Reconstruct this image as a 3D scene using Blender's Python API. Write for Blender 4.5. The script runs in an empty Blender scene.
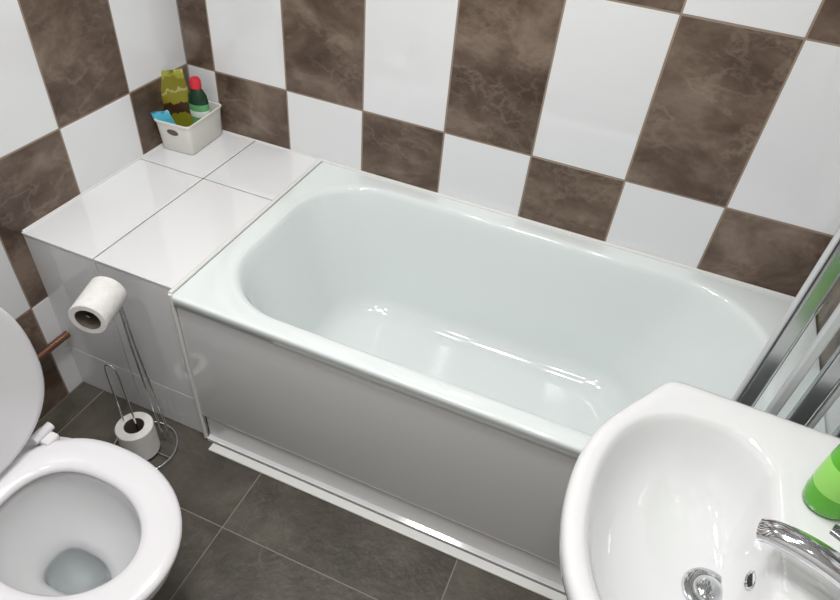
import bpy, bmesh, math, random
from mathutils import Vector, Matrix
random.seed(4)
sc=bpy.context.scene
try:
    sc.view_settings.view_transform='Standard'
except Exception: pass
RX=1.855; H=.553; HL=.556; L=.451; YF=-.675; YB=-.70; NY=-2.3; CZ=2.35
TX0=.099; TW=.244; TH=.401; Z1=.746; TY0=-.243

# ---------------------------------------------------------------- materials
def newmat(name,col=(.8,.8,.8),rough=.5,metal=0,coat=0,trans=0,ior=1.45,emit=None,es=0,alpha=1):
    m=bpy.data.materials.new(name);m.use_nodes=True
    b=m.node_tree.nodes['Principled BSDF']
    b.inputs['Base Color'].default_value=(*col,1);b.inputs['Roughness'].default_value=rough
    b.inputs['Metallic'].default_value=metal;b.inputs['Coat Weight'].default_value=coat
    b.inputs['Coat Roughness'].default_value=.05
    b.inputs['Transmission Weight'].default_value=trans;b.inputs['IOR'].default_value=ior
    if emit: b.inputs['Emission Color'].default_value=(*emit,1);b.inputs['Emission Strength'].default_value=es
    return m
def noise_mat(name,stops,scale,detail=8,rough=(.4,.6),bump=.1,dist=.6,coat=0,bscale=None,tile=False,vein=None,vscale=5,vw=.018,vamt=.5,stretch=(1,1,1)):
    m=newmat(name,coat=coat);nt=m.node_tree;N=nt.nodes;b=N['Principled BSDF'];lk=nt.links.new
    tc=N.new('ShaderNodeTexCoord');mp=N.new('ShaderNodeMapping');lk(tc.outputs['Object'],mp.inputs[0]);mp.inputs['Scale'].default_value=stretch
    def nz(s,d,di,rg=.62):
        n=N.new('ShaderNodeTexNoise');n.noise_dimensions='4D' if tile else '3D'
        n.inputs['Scale'].default_value=s;n.inputs['Detail'].default_value=d;n.inputs['Distortion'].default_value=di;n.inputs['Roughness'].default_value=rg
        lk(mp.outputs[0],n.inputs['Vector'])
        if tile: lk(at.outputs['Fac'],n.inputs['W'])
        return n
    if tile:
        at=N.new('ShaderNodeAttribute');at.attribute_name='tid'
    n=nz(scale,detail,dist)
    r=N.new('ShaderNodeValToRGB');el=r.color_ramp.elements
    el[0].position=stops[0][0];el[0].color=(*stops[0][1],1);el[1].position=stops[-1][0];el[1].color=(*stops[-1][1],1)
    for p,c in stops[1:-1]:
        e=el.new(p);e.color=(*c,1)
    lk(n.outputs['Fac'],r.inputs[0]);last=r.outputs[0]
    if vein:
        for s,wd,am in ((vscale,vw,vamt),(vscale*2.6,vw*1.5,vamt*.6)):
            v=nz(s,7,.35,.6)
            a=N.new('ShaderNodeMath');a.operation='SUBTRACT';a.inputs[1].default_value=.5;lk(v.outputs['Fac'],a.inputs[0])
            c=N.new('ShaderNodeMath');c.operation='ABSOLUTE';lk(a.outputs[0],c.inputs[0])
            mr=N.new('ShaderNodeMapRange');mr.inputs['From Max'].default_value=wd;mr.inputs['To Min'].default_value=am;mr.inputs['To Max'].default_value=0;lk(c.outputs[0],mr.inputs['Value'])
            g=nz(s*.8,2,0);gm=N.new('ShaderNodeMapRange');gm.inputs['From Min'].default_value=.42;gm.inputs['From Max'].default_value=.62;lk(g.outputs['Fac'],gm.inputs['Value'])
            mu=N.new('ShaderNodeMath');mu.operation='MULTIPLY';lk(mr.outputs[0],mu.inputs[0]);lk(gm.outputs[0],mu.inputs[1])
            mx=N.new('ShaderNodeMixRGB');mx.inputs[2].default_value=(*vein,1);lk(mu.outputs[0],mx.inputs[0]);lk(last,mx.inputs[1]);last=mx.outputs[0]
    lk(last,b.inputs['Base Color'])
    mr=N.new('ShaderNodeMapRange');mr.inputs['To Min'].default_value=rough[0];mr.inputs['To Max'].default_value=rough[1]
    lk(n.outputs['Fac'],mr.inputs['Value']);lk(mr.outputs[0],b.inputs['Roughness'])
    n2=N.new('ShaderNodeTexNoise');n2.inputs['Scale'].default_value=bscale or scale*4;n2.inputs['Detail'].default_value=6
    lk(mp.outputs[0],n2.inputs['Vector'])
    bp=N.new('ShaderNodeBump');bp.inputs['Strength'].default_value=bump;bp.inputs['Distance'].default_value=.01
    lk(n2.outputs['Fac'],bp.inputs['Height']);lk(bp.outputs[0],b.inputs['Normal'])
    return m
M_white=newmat('tile_white',(.78,.79,.805),.06,coat=.5)
M_brown=noise_mat('tile_brown',[(.34,(.062,.038,.026)),(.45,(.098,.065,.047)),(.54,(.145,.102,.076)),(.66,(.225,.170,.134))],5.5,12,(.26,.38),.02,.6,bscale=30,tile=True,vein=(.33,.26,.205),vscale=4,vw=.022,vamt=.36,stretch=(1,1,1.5))
M_grout=newmat('wall_grout',(.30,.235,.18),.85)
M_lgrout=newmat('ledge_grout',(.03,.03,.03),.8)
M_floor=noise_mat('floor_slate',[(.28,(.054,.048,.038)),(.5,(.088,.079,.063)),(.75,(.145,.131,.107))],7,13,(.34,.50),.25,.5,bscale=45,tile=True,vein=(.19,.175,.15),vscale=6,vw=.010,vamt=.35)
M_fgrout=newmat('floor_grout',(.27,.245,.205),.9)
M_bath=newmat('bath_enamel',(.75,.80,.80),.09,coat=.5)
M_panel=newmat('bath_panel_acrylic',(.78,.78,.785),.10,coat=.5)
M_cer=newmat('ceramic_white',(.66,.665,.675),.06,coat=.5)
M_seat=newmat('toilet_seat_plastic',(.72,.71,.735),.18)
M_chrome=newmat('chrome',(.72,.73,.75),.07,metal=1)
M_dchrome=newmat('dark_chrome',(.30,.31,.32),.2,metal=1)
M_alu=newmat('brushed_aluminium',(.50,.51,.52),.25,metal=1)
M_paper=noise_mat('toilet_paper',[(.3,(.74,.73,.71)),(.7,(.82,.81,.79))],60,4,(.9,.95),.3,0)
M_core=newmat('cardboard_core',(.13,.10,.08),.9)
M_copper=newmat('copper_pipe',(.22,.11,.075),.4,metal=.7)
M_basket=newmat('basket_plastic',(.78,.77,.72),.35)
M_sil=newmat('silicone_white',(.74,.74,.72),.4)
M_dark=newmat('dark_gap',(.03,.03,.03),.8)
M_ceil=newmat('ceiling_paint',(.8,.8,.79),.9)
M_wallp=newmat('wall_paint',(.62,.62,.61),.8)
M_water=newmat('water',(.80,.86,.86),.02,trans=1,ior=1.33)
M_glass=newmat('screen_glass',(.93,.95,.95),.02,trans=1,ior=1.45)
M_seal=newmat('screen_seal',(.55,.57,.58),.4)
M_green=newmat('green_soap',(.16,.62,.05),.12,trans=.35,ior=1.35)
M_dgreen=newmat('bottle_dark',(.012,.04,.02),.2)
M_bgreen=newmat('bottle_label',(.12,.36,.14),.3)
M_wlabel=newmat('label_white',(.7,.75,.7),.4)
M_red=newmat('cap_red',(.62,.03,.05),.35)
M_cyan=newmat('packet_cyan',(.10,.50,.68),.35)
M_lampw=newmat('lamp_emitter',(1,1,1),.5,emit=(1,.985,.96),es=9)

# ---------------------------------------------------------------- mesh helpers
def link(o,parent=None):
    sc.collection.objects.link(o)
    if parent: o.parent=parent
    return o
def mesh(name,V,F,mats,parent=None,smooth=True,mi=None,auto=None,tid=None):
    me=bpy.data.meshes.new(name);me.from_pydata([tuple(v) for v in V],[],F)
    if not isinstance(mats,(list,tuple)): mats=[mats]
    for m in mats: me.materials.append(m)
    if mi:
        for p,i in zip(me.polygons,mi): p.material_index=i
    if tid:
        a=me.attributes.new('tid','FLOAT','FACE')
        for k,t in enumerate(tid): a.data[k].value=t
    bm=bmesh.new();bm.from_mesh(me);bmesh.ops.recalc_face_normals(bm,faces=bm.faces);bm.to_mesh(me);bm.free()
    for p in me.polygons:p.use_smooth=smooth
    if smooth and auto:
        try: me.set_sharp_from_angle(angle=math.radians(auto))
        except Exception: pass
    return link(bpy.data.objects.new(name,me),parent)
def empty(name,loc=(0,0,0)):
    o=bpy.data.objects.new(name,None);o.location=loc;o.empty_display_size=.05;return link(o)
def boxvf(x0,x1,y0,y1,z0,z1,V,F,MI=None,mi=0):
    b=len(V)
    V+=[(x0,y0,z0),(x1,y0,z0),(x1,y1,z0),(x0,y1,z0),(x0,y0,z1),(x1,y0,z1),(x1,y1,z1),(x0,y1,z1)]
    fs=[(0,3,2,1),(4,5,6,7),(0,1,5,4),(1,2,6,5),(2,3,7,6),(3,0,4,7)]
    F+=[tuple(b+i for i in f) for f in fs]
    if MI is not None: MI+=[mi]*6
def bevel(o,w,seg=2,ang=35):
    m=o.modifiers.new('b','BEVEL');m.width=w;m.segments=seg;m.limit_method='ANGLE';m.angle_limit=math.radians(ang);return o
def box(name,x0,x1,y0,y1,z0,z1,mat,parent=None,bev=.003,seg=2):
    V=[];F=[];boxvf(x0,x1,y0,y1,z0,z1,V,F);o=mesh(name,V,F,mat,parent,smooth=False)
    if bev: bevel(o,bev,seg)
    return o
def loft(name,rings,mat,parent=None,c0=False,c1=False,closed=True,auto=None,smooth=True,cyc=False):
    V=[];F=[];n=len(rings[0])
    for r in rings: V+=[tuple(p) for p in r]
    R=len(rings)
    for i in range(R if cyc else R-1):
        for j in range(n if closed else n-1):
            a=i*n+j;b=i*n+(j+1)%n;c=((i+1)%R)*n+(j+1)%n;d=((i+1)%R)*n+j
            F.append((a,b,c,d))
    def cap(k):
        b=k*n;c=Vector((0,0,0))
        for j in range(n): c+=Vector(V[b+j])
        V.append(tuple(c/n));ci=len(V)-1
        for j in range(n): F.append((b+j,b+(j+1)%n,ci))
    if c0: cap(0)
    if c1: cap(R-1)
    return mesh(name,V,F,mat,parent,smooth,auto=auto)
def lathe(name,prof,loc,mat,parent=None,axis=(0,0,1),seg=48,auto=40,sx=1,sy=1,rotz=0):
    q=Vector((0,0,1)).rotation_difference(Vector(axis).normalized())
    rings=[]
    for r,z in prof:
        ring=[]
        for k in range(seg):
            a=2*math.pi*k/seg
            v=Vector((max(r,1e-5)*math.cos(a)*sx,max(r,1e-5)*math.sin(a)*sy,z))
            v.rotate(Matrix.Rotation(rotz,3,'Z'))
            ring.append(q@v+Vector(loc))
        rings.append(ring)
    return loft(name,rings,mat,parent,auto=auto)
def catmull(pts,n=8,closed=False):
    P=[Vector(p) for p in pts];out=[];N=len(P)
    rng=range(N if closed else N-1)
    for i in rng:
        p0=P[(i-1)%N] if closed or i>0 else P[0]*2-P[1]
        p1=P[i];p2=P[(i+1)%N]
        p3=P[(i+2)%N] if closed or i+2<N else P[-1]*2-P[-2]
        for k in range(n):
            t=k/n
            out.append(.5*((2*p1)+(p2-p0)*t+(2*p0-5*p1+4*p2-p3)*t*t+(3*p1-p0-3*p2+p3)*t**3))
    if not closed: out.append(P[-1])
    return out
def tube(name,pts,r,mat,parent=None,seg=10,closed=False,smoothn=0,flat=1):
    P=[Vector(p) for p in pts]
    if smoothn: P=catmull(P,smoothn,closed)
    n=len(P);rings=[];up=None
    rr=r if callable(r) else (lambda t:r)
    for i in range(n):
        if closed: t=(P[(i+1)%n]-P[(i-1)%n])
        else: t=(P[min(i+1,n-1)]-P[max(i-1,0)])
        t.normalize()
        if up is None:
            up=(Vector((0,0,1))-t*t.z).normalized() if abs(t.z)<.9 else t.orthogonal().normalized()
        else:
            up=(up-t*up.dot(t)).normalized()
        s=t.cross(up)
        rad=rr(i/(n-1))
        rings.append([P[i]+(up*math.cos(2*math.pi*k/seg)*flat+s*math.sin(2*math.pi*k/seg))*rad for k in range(seg)])
    return loft(name,rings,mat,parent,c0=not closed,c1=not closed,cyc=closed,auto=50)
def rrect(x0,x1,y0,y1,r,z,nc=16,ns=10):
    if not isinstance(r,(tuple,list)): r=(r,)*4
    C=[(x1-r[0],y1-r[0],0,r[0]),(x0+r[1],y1-r[1],90,r[1]),(x0+r[2],y0+r[2],180,r[2]),(x1-r[3],y0+r[3],270,r[3])]
    out=[]
    for i,(cx,cy,a,rad) in enumerate(C):
        arc=[]
        for k in range(nc+1):
            t=math.radians(a+90*k/nc);arc.append(Vector((cx+rad*math.cos(t),cy+rad*math.sin(t),z)))
        out+=arc
        nx=C[(i+1)%4];t=math.radians(nx[2]);e=Vector((nx[0]+nx[3]*math.cos(t),nx[1]+nx[3]*math.sin(t),z))
        for k in range(1,ns): out.append(arc[-1].lerp(e,k/ns))
    return out

# ---------------------------------------------------------------- room
def tiled_wall(name,axis,pos,sgn,a_edges,z_edges,amin,amax,colfn):
    V=[];F=[];MI=[];TID=[];g=.0023
    def put(a0,a1,z0,z1,d0,d1,mi,ch=0,tid=0.):
        b=len(V);c=ch
        for (A,Z,Dp) in [(a0,z0,d0),(a1,z0,d0),(a1,z1,d0),(a0,z1,d0),(a0,z0,d1-c),(a1,z0,d1-c),(a1,z1,d1-c),(a0,z1,d1-c),(a0+c,z0+c,d1),(a1-c,z0+c,d1),(a1-c,z1-c,d1),(a0+c,z1-c,d1)]:
            V.append((A,pos+sgn*Dp,Z) if axis=='y' else (pos+sgn*Dp,A,Z))
        fs=[(0,1,2,3),(0,4,5,1),(1,5,6,2),(2,6,7,3),(3,7,4,0),(4,8,9,5),(5,9,10,6),(6,10,11,7),(7,11,8,4),(8,11,10,9)]
        for f in fs: F.append(tuple(b+i for i in f));MI.append(mi);TID.append(tid)
    put(amin,amax,0,CZ,-.08,-.0008,2)
    for i,(a0,a1) in enumerate(a_edges):
        for j,(z0,z1) in enumerate(z_edges):
            A0=max(a0,amin);A1=min(a1,amax)
            Z0=max(z0,0);Z1_=min(z1,CZ)
            if A1-A0<.01 or Z1_-Z0<.01: continue
            put(A0+g,A1-g,Z0+g,Z1_-g,-.002,0,colfn(i,j),.0006,random.uniform(0,60))
    return mesh(name,V,F,[M_white,M_brown,M_grout],smooth=False,mi=MI,tid=TID)
zed=[(Z1+(j-3)*TH,Z1+(j-2)*TH) for j in range(0,8)]
ax=[(TX0+(i-1)*TW,TX0+i*TW) for i in range(0,10)]
tiled_wall('wall_back','y',0,-1,ax,zed,0,RX,lambda i,j:1 if ((i-1)+(j-2))%2==0 else 0)
ay=[(TY0-(i)*TW,TY0-(i-1)*TW) for i in range(0,12)]
tiled_wall('wall_left','x',0,1,ay,zed,NY,0,lambda i,j:1 if ((i)+(j-2))%2==0 else 0)
tiled_wall('wall_right','x',RX,-1,ay,zed,NY,0,lambda i,j:1 if ((i)+(j-2))%2==0 else 0)
box('wall_front',0,RX,NY-.08,NY,0,CZ,M_wallp,bev=0)
box('ceiling',-.08,RX+.08,NY-.08,.08,CZ,CZ+.06,M_ceil,bev=0)
V=[];F=[];MI=[];TID=[]
boxvf(-.08,RX+.08,NY-.08,.08,-.08,-.001,V,F,MI,1);TID+=[0.]*6
fx=[.077+.575*k for k in range(-1,5)];fy=[-.892+.295*k for k in range(-6,5)]
for x0,x1 in zip(fx,fx[1:]):
    for y0,y1 in zip(fy,fy[1:]):
        a0=max(x0,0)+.0016;a1=min(x1,RX)-.0016;b0=max(y0,NY)+.0016;b1=min(y1,0)-.0016
        if a1-a0>.01 and b1-b0>.01: boxvf(a0,a1,b0,b1,-.002,0,V,F,MI,0);TID+=[random.uniform(0,60)]*6
mesh('floor',V,F,[M_floor,M_fgrout],smooth=False,mi=MI,tid=TID)

# ---------------------------------------------------------------- bath
bath=empty('bathtub',(0,0,0))
X0=L+.004;X1=RX-.001;Y0=YB;Y1=-.001
I=dict(x0=.510,x1=1.742,y0=-.652,y1=-.056)
def inner(i0,i1,j0,j1,r,z): return rrect(I['x0']+i0,I['x1']-i1,I['y0']+j0,I['y1']-j1,r,z)
rings=[]
ro=.010
rings.append(rrect(X0+.006,X1,Y0+.006,Y1,ro,H-.028))
rings.append(rrect(X0,X1,Y0,Y1,ro,H-.028))
rings.append(rrect(X0,X1,Y0,Y1,ro,H-.007))
rings.append(rrect(X0+.001,X1-.001,Y0+.0012,Y1-.001,ro,H-.003))
rings.append(rrect(X0+.004,X1-.003,Y0+.004,Y1-.003,ro,H-.0005))
rings.append(rrect(X0+.008,X1-.006,Y0+.009,Y1-.006,ro,H))
rr=(.205,.195,.195,.205)
rings.append(inner(-.014,-.014,-.012,-.012,rr,H-.0005))
rings.append(inner(-.004,-.004,-.004,-.004,rr,H-.002))
rings.append(inner(.001,.001,.001,.001,rr,H-.006))
rings.append(inner(.006,.006,.005,.005,rr,H-.018))
rings.append(inner(.014,.018,.011,.011,rr,H-.05))
D1=.28
for t in (.2,.4,.6,.8,1.0):
    rings.append(inner(.014+.085*t,.018+.17*t,.011+.045*t,.011+.045*t,tuple(q-.05*t for q in rr),H-.05-D1*t))
for k in range(1,9):
    a=math.radians(90*k/8);s=1-math.cos(a);u=math.sin(a)
    w=.070
    rings.append(inner(.099+w*s+.012*u,.188+w*1.2*s+.02*u,.056+w*s+.006*u,.056+w*s+.006*u,(max(.15-.05*s,.09),)*4,H-.33-.066*u))
rings.append(inner(.28,.40,.20,.20,(.06,)*4,H-.3985))
rings.append(inner(.42,.50,.27,.27,(.02,)*4,H-.400))
loft('tub_shell',rings,M_bath,bath,c1=True)
def extr(name,prof,xa,xb,mat,parent,th=.012,auto=30):
    n=len(prof);V=[];F=[]
    for x in (xa,xb):
        for y,z in prof: V.append((x,y,z))
        for y,z in prof: V.append((x,y+th,z))
    k=2*n
    for i in range(n-1):
        F.append((i,i+1,k+i+1,k+i));F.append((n+i,k+n+i,k+n+i+1,n+i+1))
    F.append((0,k,k+n,n));F.append((n-1,2*n-1,k+2*n-1,k+n-1))
    for b in (0,k):
        for i in range(n-1): F.append((b+i,b+i+1,b+n+i+1,b+n+i))
    return mesh(name,V,F,mat,parent,smooth=True,auto=auto)
prof=[(-.686,H-.036),(-.690,H-.039),(-.690,.120),(-.688,.112),(-.680,.104),(-.676,.098),(-.676,.030),(-.678,.014),(-.690,.010),(-.690,0)]
extr('front_panel',prof,L+.008,RX-.002,M_panel,bath)
box('gap_shadow_strip',L+.008,RX-.002,-.685,-.67,H-.05,H-.022,M_dark,bath,bev=0)
box('floor_trim_strip',L+.03,RX-.002,-.718,-.694,.0,.008,M_sil,bath,bev=.003)
lathe('bath_waste',[(0,.004),(.02,.004),(.03,.003),(.034,0)],(1.30,-.35,H-.3995),M_chrome,bath)
# ---------------------------------------------------------------- tiled ledge
led=empty('tiled_ledge')
V=[];F=[];MI=[]
boxvf(.001,L-.003,YF+.004,-.001,.0,HL-.003,V,F,MI,1)
LG=.221;YG=-.262;g=.0019
def tl(x0,x1,y0,y1,z0,z1): boxvf(x0,x1,y0,y1,z0,z1,V,F,MI,0)
for (x0,x1) in ((.001,LG-g),(LG+g,L-.001)):
    tl(x0,x1,YF-.004,YG-g,HL-.006,HL);tl(x0,x1,YG+g,-.001,HL-.006,HL)
    zs=[0,.155,HL-.008]
    for z0,z1 in zip(zs,zs[1:]):
        tl(x0,x1,YF-.002,YF+.005,z0+g,z1-g)
o=mesh('ledge_tiles',V,F,[M_white,M_lgrout],led,smooth=False,mi=MI);bevel(o,.0009,2)
tube('silicone_bead',[(L+.001,-.694,H+.001),(L+.001,-.001,H+.001)],.0055,M_sil,led,seg=8)
tube('silicone_bead_front',[(L+.003,-.688,.01),(L+.003,-.692,.30),(L+.003,-.694,H)],.0055,M_sil,led,seg=8)
tube('bead_wall',[(L+.003,-.003,H+.001),(RX-.003,-.003,H+.001)],.005,M_sil,led,seg=8)
tube('bead_ledge',[(.003,-.003,HL+.001),(L,-.003,HL+.001)],.003,M_sil,led,seg=8)
tube('bead_left',[(.002,-.003,HL+.001),(.002,YF,HL+.001)],.003,M_sil,led,seg=8)

# ---------------------------------------------------------------- storage basket
bk=empty('storage_basket',(.066,-.102,HL+.001));bk.rotation_euler=(0,0,math.radians(3))
def rr2(hx,hy,r,z): return rrect(-hx,hx,-hy,hy,r,z,6,6)
rings=[rr2(.050,.076,.012,0),rr2(.053,.079,.013,.004),rr2(.057,.085,.014,.076),rr2(.058,.087,.014,.090),rr2(.0605,.090,.015,.091),rr2(.0605,.090,.015,.095),rr2(.056,.084,.013,.095),rr2(.054,.082,.012,.07),rr2(.049,.075,.010,.005)]
loft('basket_body',rings,M_basket,bk,c0=True,c1=True,auto=40)
lathe('handle_slot',[(.0,.0005),(.007,.0005),(.0085,.0015),(.0095,.0005)],(.0,-.0845,.066),M_core,bk,axis=(0,-1,-.08),sx=2.0,seg=24)
def pouch(name,w,h,t,loc,rot,mat,parent):
    rings=[]
    for k in range(13):
        s=k/12;z=h*s;hw=w/2*(1-.08*math.sin(math.pi*s));ht=t/2*(1-s)**.6*(1 if s<.9 else .3)+.0012
        if k==0: ht*=.9
        ring=[]
        for q in range(32):
            a=2*math.pi*q/32;c=math.cos(a);s_=math.sin(a)
            ring.append(Vector((hw*math.copysign(abs(c)**.6,c),ht*math.copysign(abs(s_)**.9,s_)+.002*math.sin(9*s+3*c),z)))
        rings.append(ring)
    o=loft(name,rings,mat,parent,c0=True,c1=True);o.location=loc;o.rotation_euler=rot;return o
def bagmat():
    m=newmat('pouch_olive',(.22,.22,.02),.3);nt=m.node_tree;N=nt.nodes;b=N['Principled BSDF'];lk=nt.links.new
    tc=N.new('ShaderNodeTexCoord');s=N.new('ShaderNodeSeparateXYZ');lk(tc.outputs['Generated'],s.inputs[0])
    r=N.new('ShaderNodeValToRGB');r.color_ramp.interpolation='CONSTANT';e=r.color_ramp.elements
    e[0].position=0;e[0].color=(.20,.19,.012,1);e[1].position=.90;e[1].color=(.30,.29,.04,1)
    for p,c in ((.40,(.05,.02,.008)),(.56,(.24,.22,.02)),(.70,(.38,.36,.16)),(.74,(.20,.18,.015))):
        q=e.new(p);q.color=(*c,1)
    n=N.new('ShaderNodeTexNoise');n.inputs['Scale'].default_value=4;lk(tc.outputs['Generated'],n.inputs[0])
    ma=N.new('ShaderNodeMath');ma.operation='MULTIPLY_ADD';ma.inputs[1].default_value=.25;lk(n.outputs['Fac'],ma.inputs[0]);lk(s.outputs['Z'],ma.inputs[2])
    m2=N.new('ShaderNodeMath');m2.operation='SUBTRACT';m2.inputs[1].default_value=.12;lk(ma.outputs[0],m2.inputs[0])
    lk(m2.outputs[0],r.inputs[0]);lk(r.outputs[0],b.inputs['Base Color']);return m
pouch('olive_pouch',.096,.205,.035,(-.014,.004,.006),(math.radians(-4),math.radians(-11),math.radians(26)),bagmat(),bk)
pouch('cyan_packet',.060,.115,.02,(-.014,-.056,.008),(math.radians(8),math.radians(-14),math.radians(10)),M_cyan,bk)
def bottle(ox,oy,k=1.25):
    s=lambda p:[(a*k,b*k) for a,b in p]
    lathe('dark_bottle',s([(0,0),(.020,0),(.022,.003),(.022,.085),(.020,.098),(.013,.110),(.010,.114)]),(ox,oy,.006),M_dgreen,bk,sx=1,sy=.75)
    lathe('bottle_label',s([(.0224,.03),(.0226,.032),(.0226,.080),(.0224,.082)]),(ox,oy,.006),M_bgreen,bk,sx=1,sy=.76)
    lathe('bottle_label_white',s([(.0227,.055),(.0229,.056),(.0229,.067),(.0227,.068)]),(ox,oy,.006),M_wlabel,bk,sx=1,sy=.765)
    lathe('red_cap',s([(.010,.113),(.0115,.114),(.0115,.128),(.009,.134),(0,.134)]),(ox,oy,.006),M_red,bk)
bottle(.022,.024,1.4)

# ---------------------------------------------------------------- shower screen (folded)
ss=empty('shower_screen')
z0=H+.006;z1s=2.0
def rib(name,x,y,w=.016,d=.022,mat=M_alu,za=z0+.012,zb=z1s):
    return box(name,x-w/2,x+w/2,y-d/2,y+d/2,za,zb,mat,ss,bev=.003)
ys=-.655
rib('wall_profile',RX-.016,ys,.028,.034)
rib('edge_seal',1.600,ys,.006,.014,M_seal)
rib('edge_profile',1.615,ys,.022,.020)
rib('hinge_profile',1.652,ys-.016,.016,.014,M_seal)
rib('hinge_profile_2',1.690,ys-.014,.024,.018,M_alu)
rib('hinge_seal',1.712,ys-.014,.010,.010,M_seal)
rib('hinge_profile_3',1.770,ys+.012,.022,.020)
box('glass_panel_1',1.630,RX-.03,ys-.0025,ys+.0025,z0+.015,z1s-.01,M_glass,ss,bev=.0008)
box('glass_panel_2',1.660,1.765,ys+.010,ys+.014,z0+.015,z1s-.01,M_glass,ss,bev=.0008)
box('bottom_rail',1.598,RX-.02,ys-.008,ys+.008,z0,z0+.016,M_alu,ss,bev=.002)
box('top_rail',1.598,RX-.02,ys-.008,ys+.008,z1s-.016,z1s,M_alu,ss,bev=.002)
box('hinge_bracket',1.735,1.79,ys-.034,ys-.006,z0+.10,z0+.13,M_chrome,ss,bev=.006,seg=4)

# ---------------------------------------------------------------- wash basin
sk=empty('wash_basin')
SY=-.980;SZ=.83
def plan(off=0,z=0):
    half=[(RX,.247),(1.70,.250),(1.56,.254),(1.502,.255),(1.480,.249),(1.466,.232),(1.450,.206),(1.424,.165),(1.397,.116),(1.381,.06),(1.376,0)]
    pts=[(x,y,0) for x,y in half]+[(x,-y,0) for x,y in half[-2::-1]]
    c=catmull(pts,8)
    out=[];n=len(c)
    for i,p in enumerate(c):
        t=c[min(i+1,n-1)]-c[max(i-1,0)];t.normalize();nrm=Vector((-t.y,t.x,0))
        ctr=Vector((1.63,0,0))
        if nrm.dot(ctr-p)<0 : nrm=-nrm
        q=p+nrm*off
        out.append(Vector((RX-.001 if i in (0,n-1) else min(q.x,RX-.001),q.y+SY,z)))
    return out
def bowl(cx,ax,ax2,by,z,e=2.0):
    out=[]
    for p in plan():
        a=math.atan2((p.y-SY)/.25,(p.x-1.60)/.24)
        c=math.cos(a);s=math.sin(a)
        rx=ax2 if c>0 else ax
        out.append(Vector((cx+rx*math.copysign(abs(c)**(2/e),c),SY+by*math.copysign(abs(s)**(2/e),s),z)))
    return out
def under(scale,z):
    return [Vector((RX-.001-(RX-p.x)*scale[0] if p.x<RX-.002 else RX-.001,SY+(p.y-SY)*scale[1],z)) for p in plan()]
rings=[under((.30,.34),SZ-.26),under((.50,.50),SZ-.225),under((.72,.74),SZ-.17),under((.88,.90),SZ-.10),under((.965,.972),SZ-.055),plan(.002,SZ-.030),plan(0,SZ-.018),plan(.001,SZ-.008),plan(.005,SZ-.002),plan(.011,SZ),plan(.016,SZ)]
c0=1.555
rings+=[bowl(c0,.153,.110,.198,SZ-.001,2.3),bowl(c0,.148,.104,.192,SZ-.005,2.3),bowl(c0,.144,.100,.187,SZ-.015,2.25),bowl(c0+.001,.137,.096,.178,SZ-.038,2.2),bowl(c0+.005,.126,.087,.164,SZ-.068,2.1),bowl(c0+.014,.105,.068,.137,SZ-.097,2),bowl(c0+.026,.072,.044,.095,SZ-.117,2),bowl(c0+.036,.045,.030,.050,SZ-.126,2),bowl(c0+.040,.024,.022,.024,SZ-.129,2)]
loft('basin_shell',rings,M_cer,sk,c0=True,c1=True)
lathe('pedestal',[(.075,0),(.085,.01),(.078,.04),(.068,.15),(.066,.4),(.078,.52),(.10,.60)],(1.74,SY,0),M_cer,sk,sy=1.15)
dx=c0+.043;dy=SY+.003
lathe('drain_ring',[(.016,.0),(.019,.004),(.028,.005),(.033,.003),(.035,-.001)],(dx,dy,SZ-.1265),M_chrome,sk)
lathe('drain_plug',[(0,.012),(.011,.0118),(.019,.009),(.021,.006),(.019,.002)],(dx,dy,SZ-.1265),M_chrome,sk)
lathe('drain_gap',[(.013,.0035),(.020,.0035)],(dx,dy,SZ-.1265),M_dark,sk)
ox=(c0+.078,SY-.002,SZ-.058);oa=(-.93,0,.37)
lathe('overflow_ring',[(.0085,.007),(.011,.010),(.014,.009),(.0155,-.012)],ox,M_chrome,sk,axis=oa,sx=.8)
lathe('overflow_hole',[(0,.008),(.0105,.008)],ox,M_dark,sk,axis=oa,sx=.8)
# mixer tap
tp=empty('mixer_tap')
ty=SY-.046
lathe('tap_base',[(0,0),(.026,0),(.027,.004),(.024,.008),(.0225,.012),(.022,.045),(.024,.060),(.023,.072),(.015,.080),(0,.082)],(1.722,ty,SZ-.001),M_chrome,tp)
tube('tap_spout',[(1.725,ty,SZ+.042),(1.69,ty+.012,SZ+.058),(1.645,ty+.028,SZ+.062),(1.612,ty+.041,SZ+.054),(1.598,ty+.047,SZ+.044)],lambda t:.0195-.004*t,M_chrome,tp,seg=24,smoothn=8,flat=.8)
tube('tap_lever',[(1.732,ty,SZ+.078),(1.71,ty+.012,SZ+.090),(1.675,ty+.030,SZ+.096),(1.650,ty+.042,SZ+.096)],lambda t:.013-.005*t,M_dchrome,tp,seg=16,smoothn=8,flat=.55)
# soap bottle
sb=empty('hand_soap_bottle')
bl=(1.700,-.862,SZ+.0005)
lathe('soap_body',[(0,0),(.034,0),(.038,.004),(.041,.02),(.041,.095),(.036,.118),(.024,.132),(.014,.137),(.014,.147)],bl,M_green,sb,sy=.75,rotz=.5)
lathe('soap_label',[(.0412,.04),(.0414,.041),(.0414,.085),(.0412,.086)],bl,newmat('soap_label',(.30,.68,.12),.3),sb,sy=.755,rotz=.5)
lathe('soap_pump',[(.016,.145),(.016,.162),(.006,.164),(.006,.187),(.012,.188),(.012,.197),(0,.198)],bl,M_seat,sb)
tube('soap_nozzle',[(bl[0],bl[1],SZ+.193),(bl[0]+.02,bl[1]-.02,SZ+.193),(bl[0]+.03,bl[1]-.03,SZ+.187)],.005,M_seat,sb)

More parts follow.
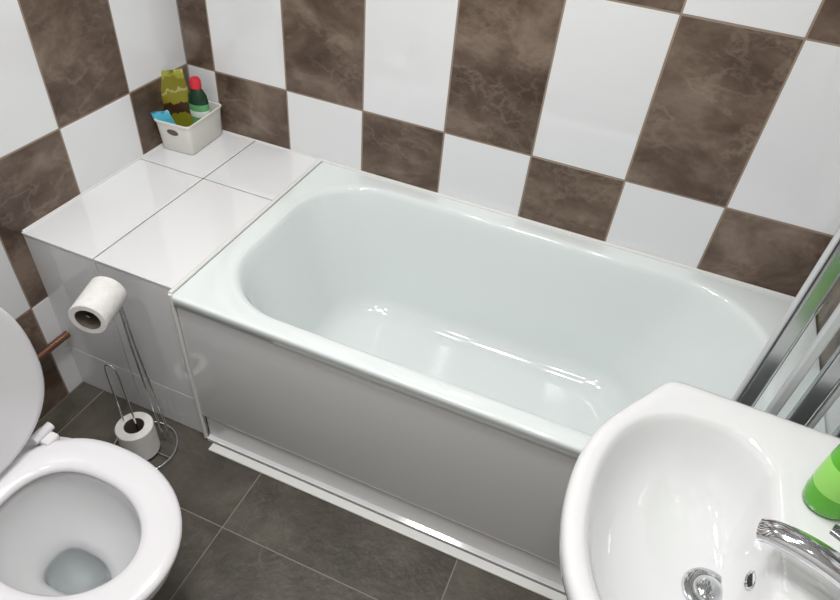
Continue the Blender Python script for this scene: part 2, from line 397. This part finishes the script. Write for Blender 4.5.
# ---------------------------------------------------------------- toilet
tl_=empty('toilet')
TYC=-1.183;TZ=.42
def egg(xb,xf,hw,z,n=72,ec=.46,back=.75,yc=0):
    cx=xb+(xf-xb)*ec;out=[]
    for k in range(n):
        a=2*math.pi*k/n;c=math.cos(a);s=math.sin(a)
        if c>0: x=cx+(xf-cx)*c;y=hw*s
        else: x=cx+(cx-xb)*math.copysign(abs(c)**back,c);y=hw*math.copysign(abs(s)**.85,s)
        out.append(Vector((x,TYC+y+yc,z)))
    return out
sb_,sf=.375,.798
loft('seat_ring',[egg(sb_+.012,sf-.008,.176,TZ-.018),egg(sb_,sf,.184,TZ-.012),egg(sb_,sf,.185,TZ-.006),egg(sb_+.004,sf-.004,.181,TZ-.001),egg(sb_+.014,sf-.013,.170,TZ+.002),
  egg(sb_+.045,sf-.056,.128,TZ+.001),egg(sb_+.057,sf-.068,.116,TZ-.003),egg(sb_+.062,sf-.073,.111,TZ-.010),egg(sb_+.060,sf-.071,.113,TZ-.018)],M_seat,tl_,cyc=True)
b=[egg(.17,.60,.105,0,back=.5),egg(.16,.605,.11,.01,back=.5),egg(.17,.60,.10,.05,back=.5),egg(.18,.62,.10,.15,back=.55),egg(.20,.68,.125,.24),egg(.24,.75,.16,.32),egg(.28,.785,.176,.37),egg(.30,.79,.178,.390),egg(.305,.785,.174,.397),egg(.33,.76,.150,.399),
   egg(.43,.733,.117,.392),egg(.43,.733,.117,.372),egg(.435,.728,.113,.34),egg(.445,.70,.098,.30),egg(.46,.665,.075,.262),egg(.47,.640,.056,.240,back=.5),egg(.475,.625,.046,.228,back=.5),egg(.48,.615,.042,.205,back=.5),egg(.49,.58,.04,.15)]
loft('pan',b,M_cer,tl_,c0=True,c1=True)
loft('pan_water',[egg(.478,.618,.0435,.214,ec=.46,back=.5)],M_water,tl_,c0=True)
box('pan_back',.19,.36,TYC-.10,TYC+.10,.20,.395,M_cer,tl_,bev=.02,seg=4)
box('cistern',.004,.185,TYC-.19,TYC+.19,.40,.76,M_cer,tl_,bev=.025,seg=5)
box('cistern_lid',.002,.195,TYC-.20,TYC+.20,.76,.79,M_cer,tl_,bev=.010,seg=4)
lathe('flush_button',[(0,.008),(.018,.007),(.02,0)],(.10,TYC,.789),M_chrome,tl_)
for s in (-1,1):
    y=TYC+s*.136
    tube('hinge_barrel_%d'%(s+2),[(sb_+.022,y-.022,TZ+.010),(sb_+.022,y+.022,TZ+.010)],.010,M_seat,tl_,seg=16)
    box('hinge_block_%d'%(s+2),sb_+.002,sb_+.050,y-.015,y+.015,TZ-.012,TZ+.007,M_seat,tl_,bev=.005,seg=3)
def lidring(off,th):
    tilt=math.radians(94)
    pts=egg(sb_+off*.6,sf+.02-off,.195-off,0);out=[]
    for p in pts:
        dx=p.x-sb_
        out.append(Vector((sb_+.034+dx*math.cos(tilt)-th*math.sin(tilt),p.y,TZ+.014+dx*math.sin(tilt)+th*math.cos(tilt))))
    return out
loft('lid',[lidring(.016,.001),lidring(.006,-.001),lidring(0,.003),lidring(0,.009),lidring(.004,.014),lidring(.014,.017),lidring(.05,.019)],M_seat,tl_,c0=True,c1=True)

# ---------------------------------------------------------------- toilet roll stand (holds two rolls)
st=empty('toilet_roll_stand')
cx,cy=.322,-.785;wr=.003
tube('base_ring',[(cx+.085*math.cos(a),cy+.085*math.sin(a),.0045) for a in [2*math.pi*k/48 for k in range(48)]],.0038,M_chrome,st,closed=True)
tube('base_cross',[(cx-.085,cy,.0055),(cx+.085,cy,.0055)],wr,M_chrome,st)
rdir=Vector((-.30,.95,0)).normalized()
face=Vector((.350,-.835,.545))
back=face+rdir*.105
for s in (-1,1):
    tube('pole_%d'%(s+2),[(cx+.012*s+.04,cy+.045,.006),(cx+.012*s+.035,cy+.045,.15),(cx+.008*s+.022,cy+.045,.36),(back.x+.004*s,back.y+.012,.50),(back.x+.003*s,back.y+.008,.545),tuple(back-rdir*.03+Vector((.002*s,0,.006))),tuple(face+rdir*.005+Vector((.002*s,0,.006)))],wr,M_chrome,st,smoothn=8)
lx=cx-.012
tube('reserve_loop',[(lx-.022,cy-.01,.006),(lx-.021,cy-.01,.20),(lx-.019,cy-.01,.315),(lx-.008,cy-.01,.340),(lx+.008,cy-.01,.340),(lx+.019,cy-.01,.315),(lx+.021,cy-.01,.20),(lx+.022,cy-.01,.006)],wr*.8,M_chrome,st,smoothn=8)
def roll(name,loc,axis,R=.050,h=.10,r=.021):
    lathe(name+'_paper',[(r+.001,0),(R-.002,0),(R,.002),(R,h-.002),(R-.002,h),(r+.001,h),(r+.001,0)],loc,M_paper,st,axis=axis,auto=30)
    lathe(name+'_core',[(r+.001,.0005),(r+.001,h-.0005),(r-.0005,h-.0005),(r-.0005,.0005)],loc,M_core,st,axis=axis,auto=30)
roll('reserve_roll',(cx,cy-.01,.012),(0,0,1),R=.048,h=.10,r=.025)
roll('hanging_roll',tuple(face),tuple(rdir),R=.042,h=.10,r=.027)
cp=empty('copper_pipe')
tube('pipe',[(.03,-.684,.225),(.03,-.80,.225),(.03,-1.35,.225)],.0105,M_copper,cp,seg=16)
tube('pipe_clip',[(.001,-.95,.225),(.03,-.95,.225)],.006,M_sil,cp)

# ---------------------------------------------------------------- ceiling lights
def downlight(name,x,y,e,r=.036,size=.07):
    d=empty(name)
    lathe('bezel',[(r,-.001),(r,-.006),(r+.010,-.006),(r+.012,-.001)],(x,y,CZ),M_alu,d)
    lathe('diffuser',[(0,-.003),(r,-.003)],(x,y,CZ),M_lampw,d)
    l=bpy.data.lights.new('lamp','AREA');l.shape='DISK';l.size=size;l.energy=e;l.color=(1,.99,.97)
    o=bpy.data.objects.new('lamp',l);o.location=(x,y,CZ-.012);link(o,d)
for x,y,e in ((.55,-.75,4.8),(1.30,-.75,4.4),(.55,-1.65,4.6),(1.30,-1.65,4.0)): downlight('ceiling_downlight',x,y,e)
downlight('added_ambient_fill',.90,-1.10,14,.17,.34)  # added wide soft source to raise the ambient level, an unseen invented fitting
w=bpy.data.worlds.new('w');sc.world=w;w.use_nodes=True
w.node_tree.nodes['Background'].inputs[0].default_value=(.9,.95,1,1);w.node_tree.nodes['Background'].inputs[1].default_value=.2

cam=bpy.data.cameras.new('camera');co=bpy.data.objects.new('camera',cam);link(co)
co.location=(1.323,-1.509,1.543);co.rotation_euler=(.844,-.079,.396)
cam.sensor_width=36;cam.lens=638.6/840*36;cam.clip_start=.02
sc.camera=co
